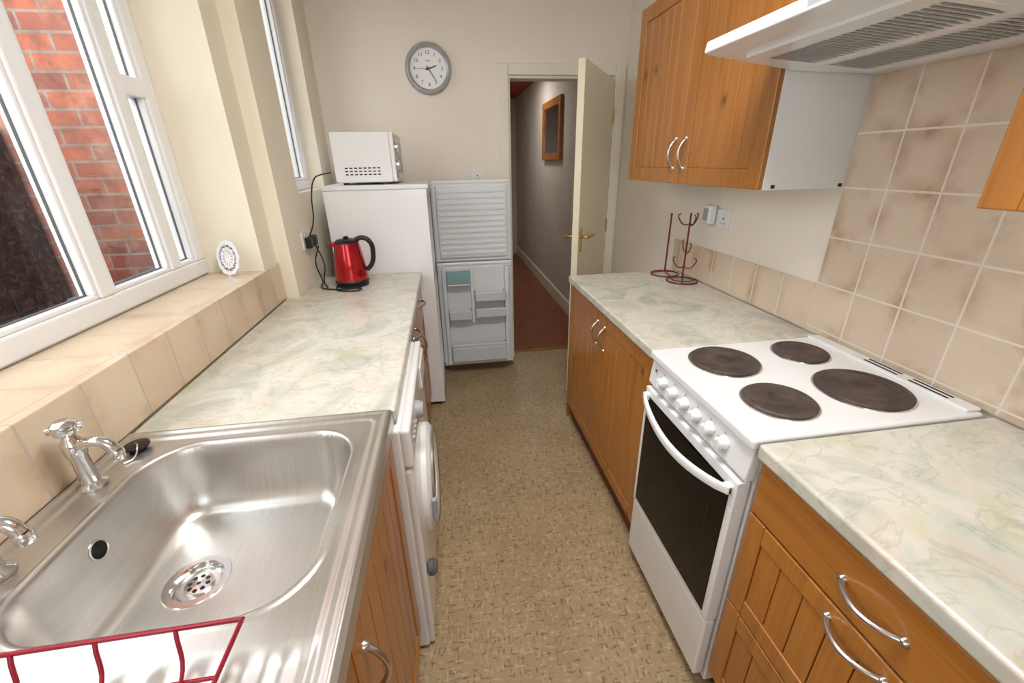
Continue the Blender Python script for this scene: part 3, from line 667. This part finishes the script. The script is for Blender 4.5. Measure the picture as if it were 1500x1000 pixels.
for i in range(12):
    a=i*math.pi/6; tube(p,'spoke_%d'%i,[pl((.015*.86*math.cos(a),.07+.015*math.sin(a),.003)),pl((.056*.86*math.cos(a),.07+.056*1.04*math.sin(a),.003))],.0035,'ceramic',smooth=False)
    tube(p,'petal_%d'%i,[pl((.86*.045*math.cos(a+d_)+.0,.07+1.04*.045*math.sin(a+d_),.003)) for d_ in (-.12,.12)],.004,'blue',smooth=False)
# ------------------------------------------------------------------ mug tree & roll holder
g=empty('mug_tree'); gx,gy=1.165,1.95; gz=.915
tube(g,'base_ring',ring((gx,gy,gz),.074,24),.0035,'darkwire',True); tube(g,'base_ring_inner',ring((gx,gy,gz+.006),.05,24),.003,'darkwire',True)
for i in range(3):
    a=i*2.094; tube(g,'base_spoke_%d'%i,[(gx,gy,gz+.02),(gx+.05*math.cos(a),gy+.05*math.sin(a),gz+.006),(gx+.074*math.cos(a),gy+.074*math.sin(a),gz)],.003,'darkwire')
tube(g,'post',[(gx,gy,gz+.015),(gx,gy,gz+.33)],.0045,'darkwire',smooth=False)
for j,zz in enumerate((.30,.17,.09)):
    for i in range(2 if j else 3):
        a=j*1.0+i*math.pi*(1 if j else .667)+.4; ca,sa=math.cos(a),math.sin(a)
        tube(g,'hook_%d_%d'%(j,i),[(gx,gy,gz+zz-.02),(gx+ca*.025,gy+sa*.025,gz+zz-.025),(gx+ca*.05,gy+sa*.05,gz+zz),(gx+ca*.055,gy+sa*.055,gz+zz+.02),(gx+ca*.045,gy+sa*.045,gz+zz+.026)],.003,'darkwire')
g=empty('kitchen_roll_holder'); gx,gy=1.15,2.105
tube(g,'base_ring',ring((gx,gy,gz),.070,24),.0035,'darkwire',True)
for i in range(3):
    a=i*2.094+.5; tube(g,'base_spoke_%d'%i,[(gx,gy,gz+.012),(gx+.070*math.cos(a),gy+.070*math.sin(a),gz)],.003,'darkwire',smooth=False)
tube(g,'post',[(gx,gy,gz+.01),(gx,gy,gz+.305)],.0045,'darkwire',smooth=False)
lathe(g,'finial',[(.004,0),(.007,.006),(.001,.013)],(gx,gy,gz+.303),'darkwire',seg=16)
# ------------------------------------------------------------------ added ceiling light, an unseen fixture to brighten the room
l=empty('added_ceiling_light')
lathe(l,'added_lamp_base',[(.33,0),(.33,-.02),(.32,-.025)],(.2,.75,H-.001),'whitep',seg=48)
lathe(l,'added_lamp_diffuser',[(.315,-.022),(.31,-.045),(.25,-.06),(.001,-.065)],(.2,.75,H-.001),'added_lamp',seg=48)
def area(name,loc,size,power,col=(1,.97,.94)):
    la=D.lights.new(name,'AREA'); la.energy=power; la.shape='DISK'; la.size=size; la.color=col
    o=D.objects.new(name,la); C.collection.objects.link(o); o.location=loc; return o
area('room_fill_light',(.2,.75,H-.072),.62,26)  # kitchen fill light under the added fixture
area('hall_fill_light',(.7,5.2,2.38),.3,8)  # unseen fill added to brighten the hall
# world
w=D.worlds.new('sky'); C.scene.world=w; w.use_nodes=True; nt=w.node_tree; bg=nt.nodes['Background']
tc=nt.nodes.new('ShaderNodeTexCoord'); sp_=nt.nodes.new('ShaderNodeSeparateXYZ'); rp=nt.nodes.new('ShaderNodeValToRGB')
nt.links.new(tc.outputs['Generated'],sp_.inputs[0]); nt.links.new(sp_.outputs[2],rp.inputs[0]); nt.links.new(rp.outputs[0],bg.inputs[0])
rp.color_ramp.elements[0].color=(.90,.93,.97,1); rp.color_ramp.elements[1].color=(.97,.98,1,1)
bg.inputs[1].default_value=3.9
# camera
a,b,c_=math.radians(8.273),math.radians(22.972),math.radians(1.081)
F=Vector((math.sin(a)*math.cos(b),math.cos(a)*math.cos(b),-math.sin(b))); R0=Vector((math.cos(a),-math.sin(a),0)); U=R0.cross(F)
rv=R0*math.cos(c_)-U*math.sin(c_); uv=U*math.cos(c_)+R0*math.sin(c_)
cam=D.cameras.new('cam'); co=D.objects.new('camera',cam); C.collection.objects.link(co)
mt=Matrix.Identity(4)
for i in range(3): mt[i][0]=rv[i]; mt[i][1]=uv[i]; mt[i][2]=-F[i]
mt[0][3]=0;mt[1][3]=0;mt[2][3]=1.483
co.matrix_world=mt; cam.sensor_width=36; cam.lens=617.7/1500*36; cam.clip_start=.02
C.scene.camera=co
C.scene.view_settings.view_transform='Standard'; C.scene.view_settings.exposure=.08
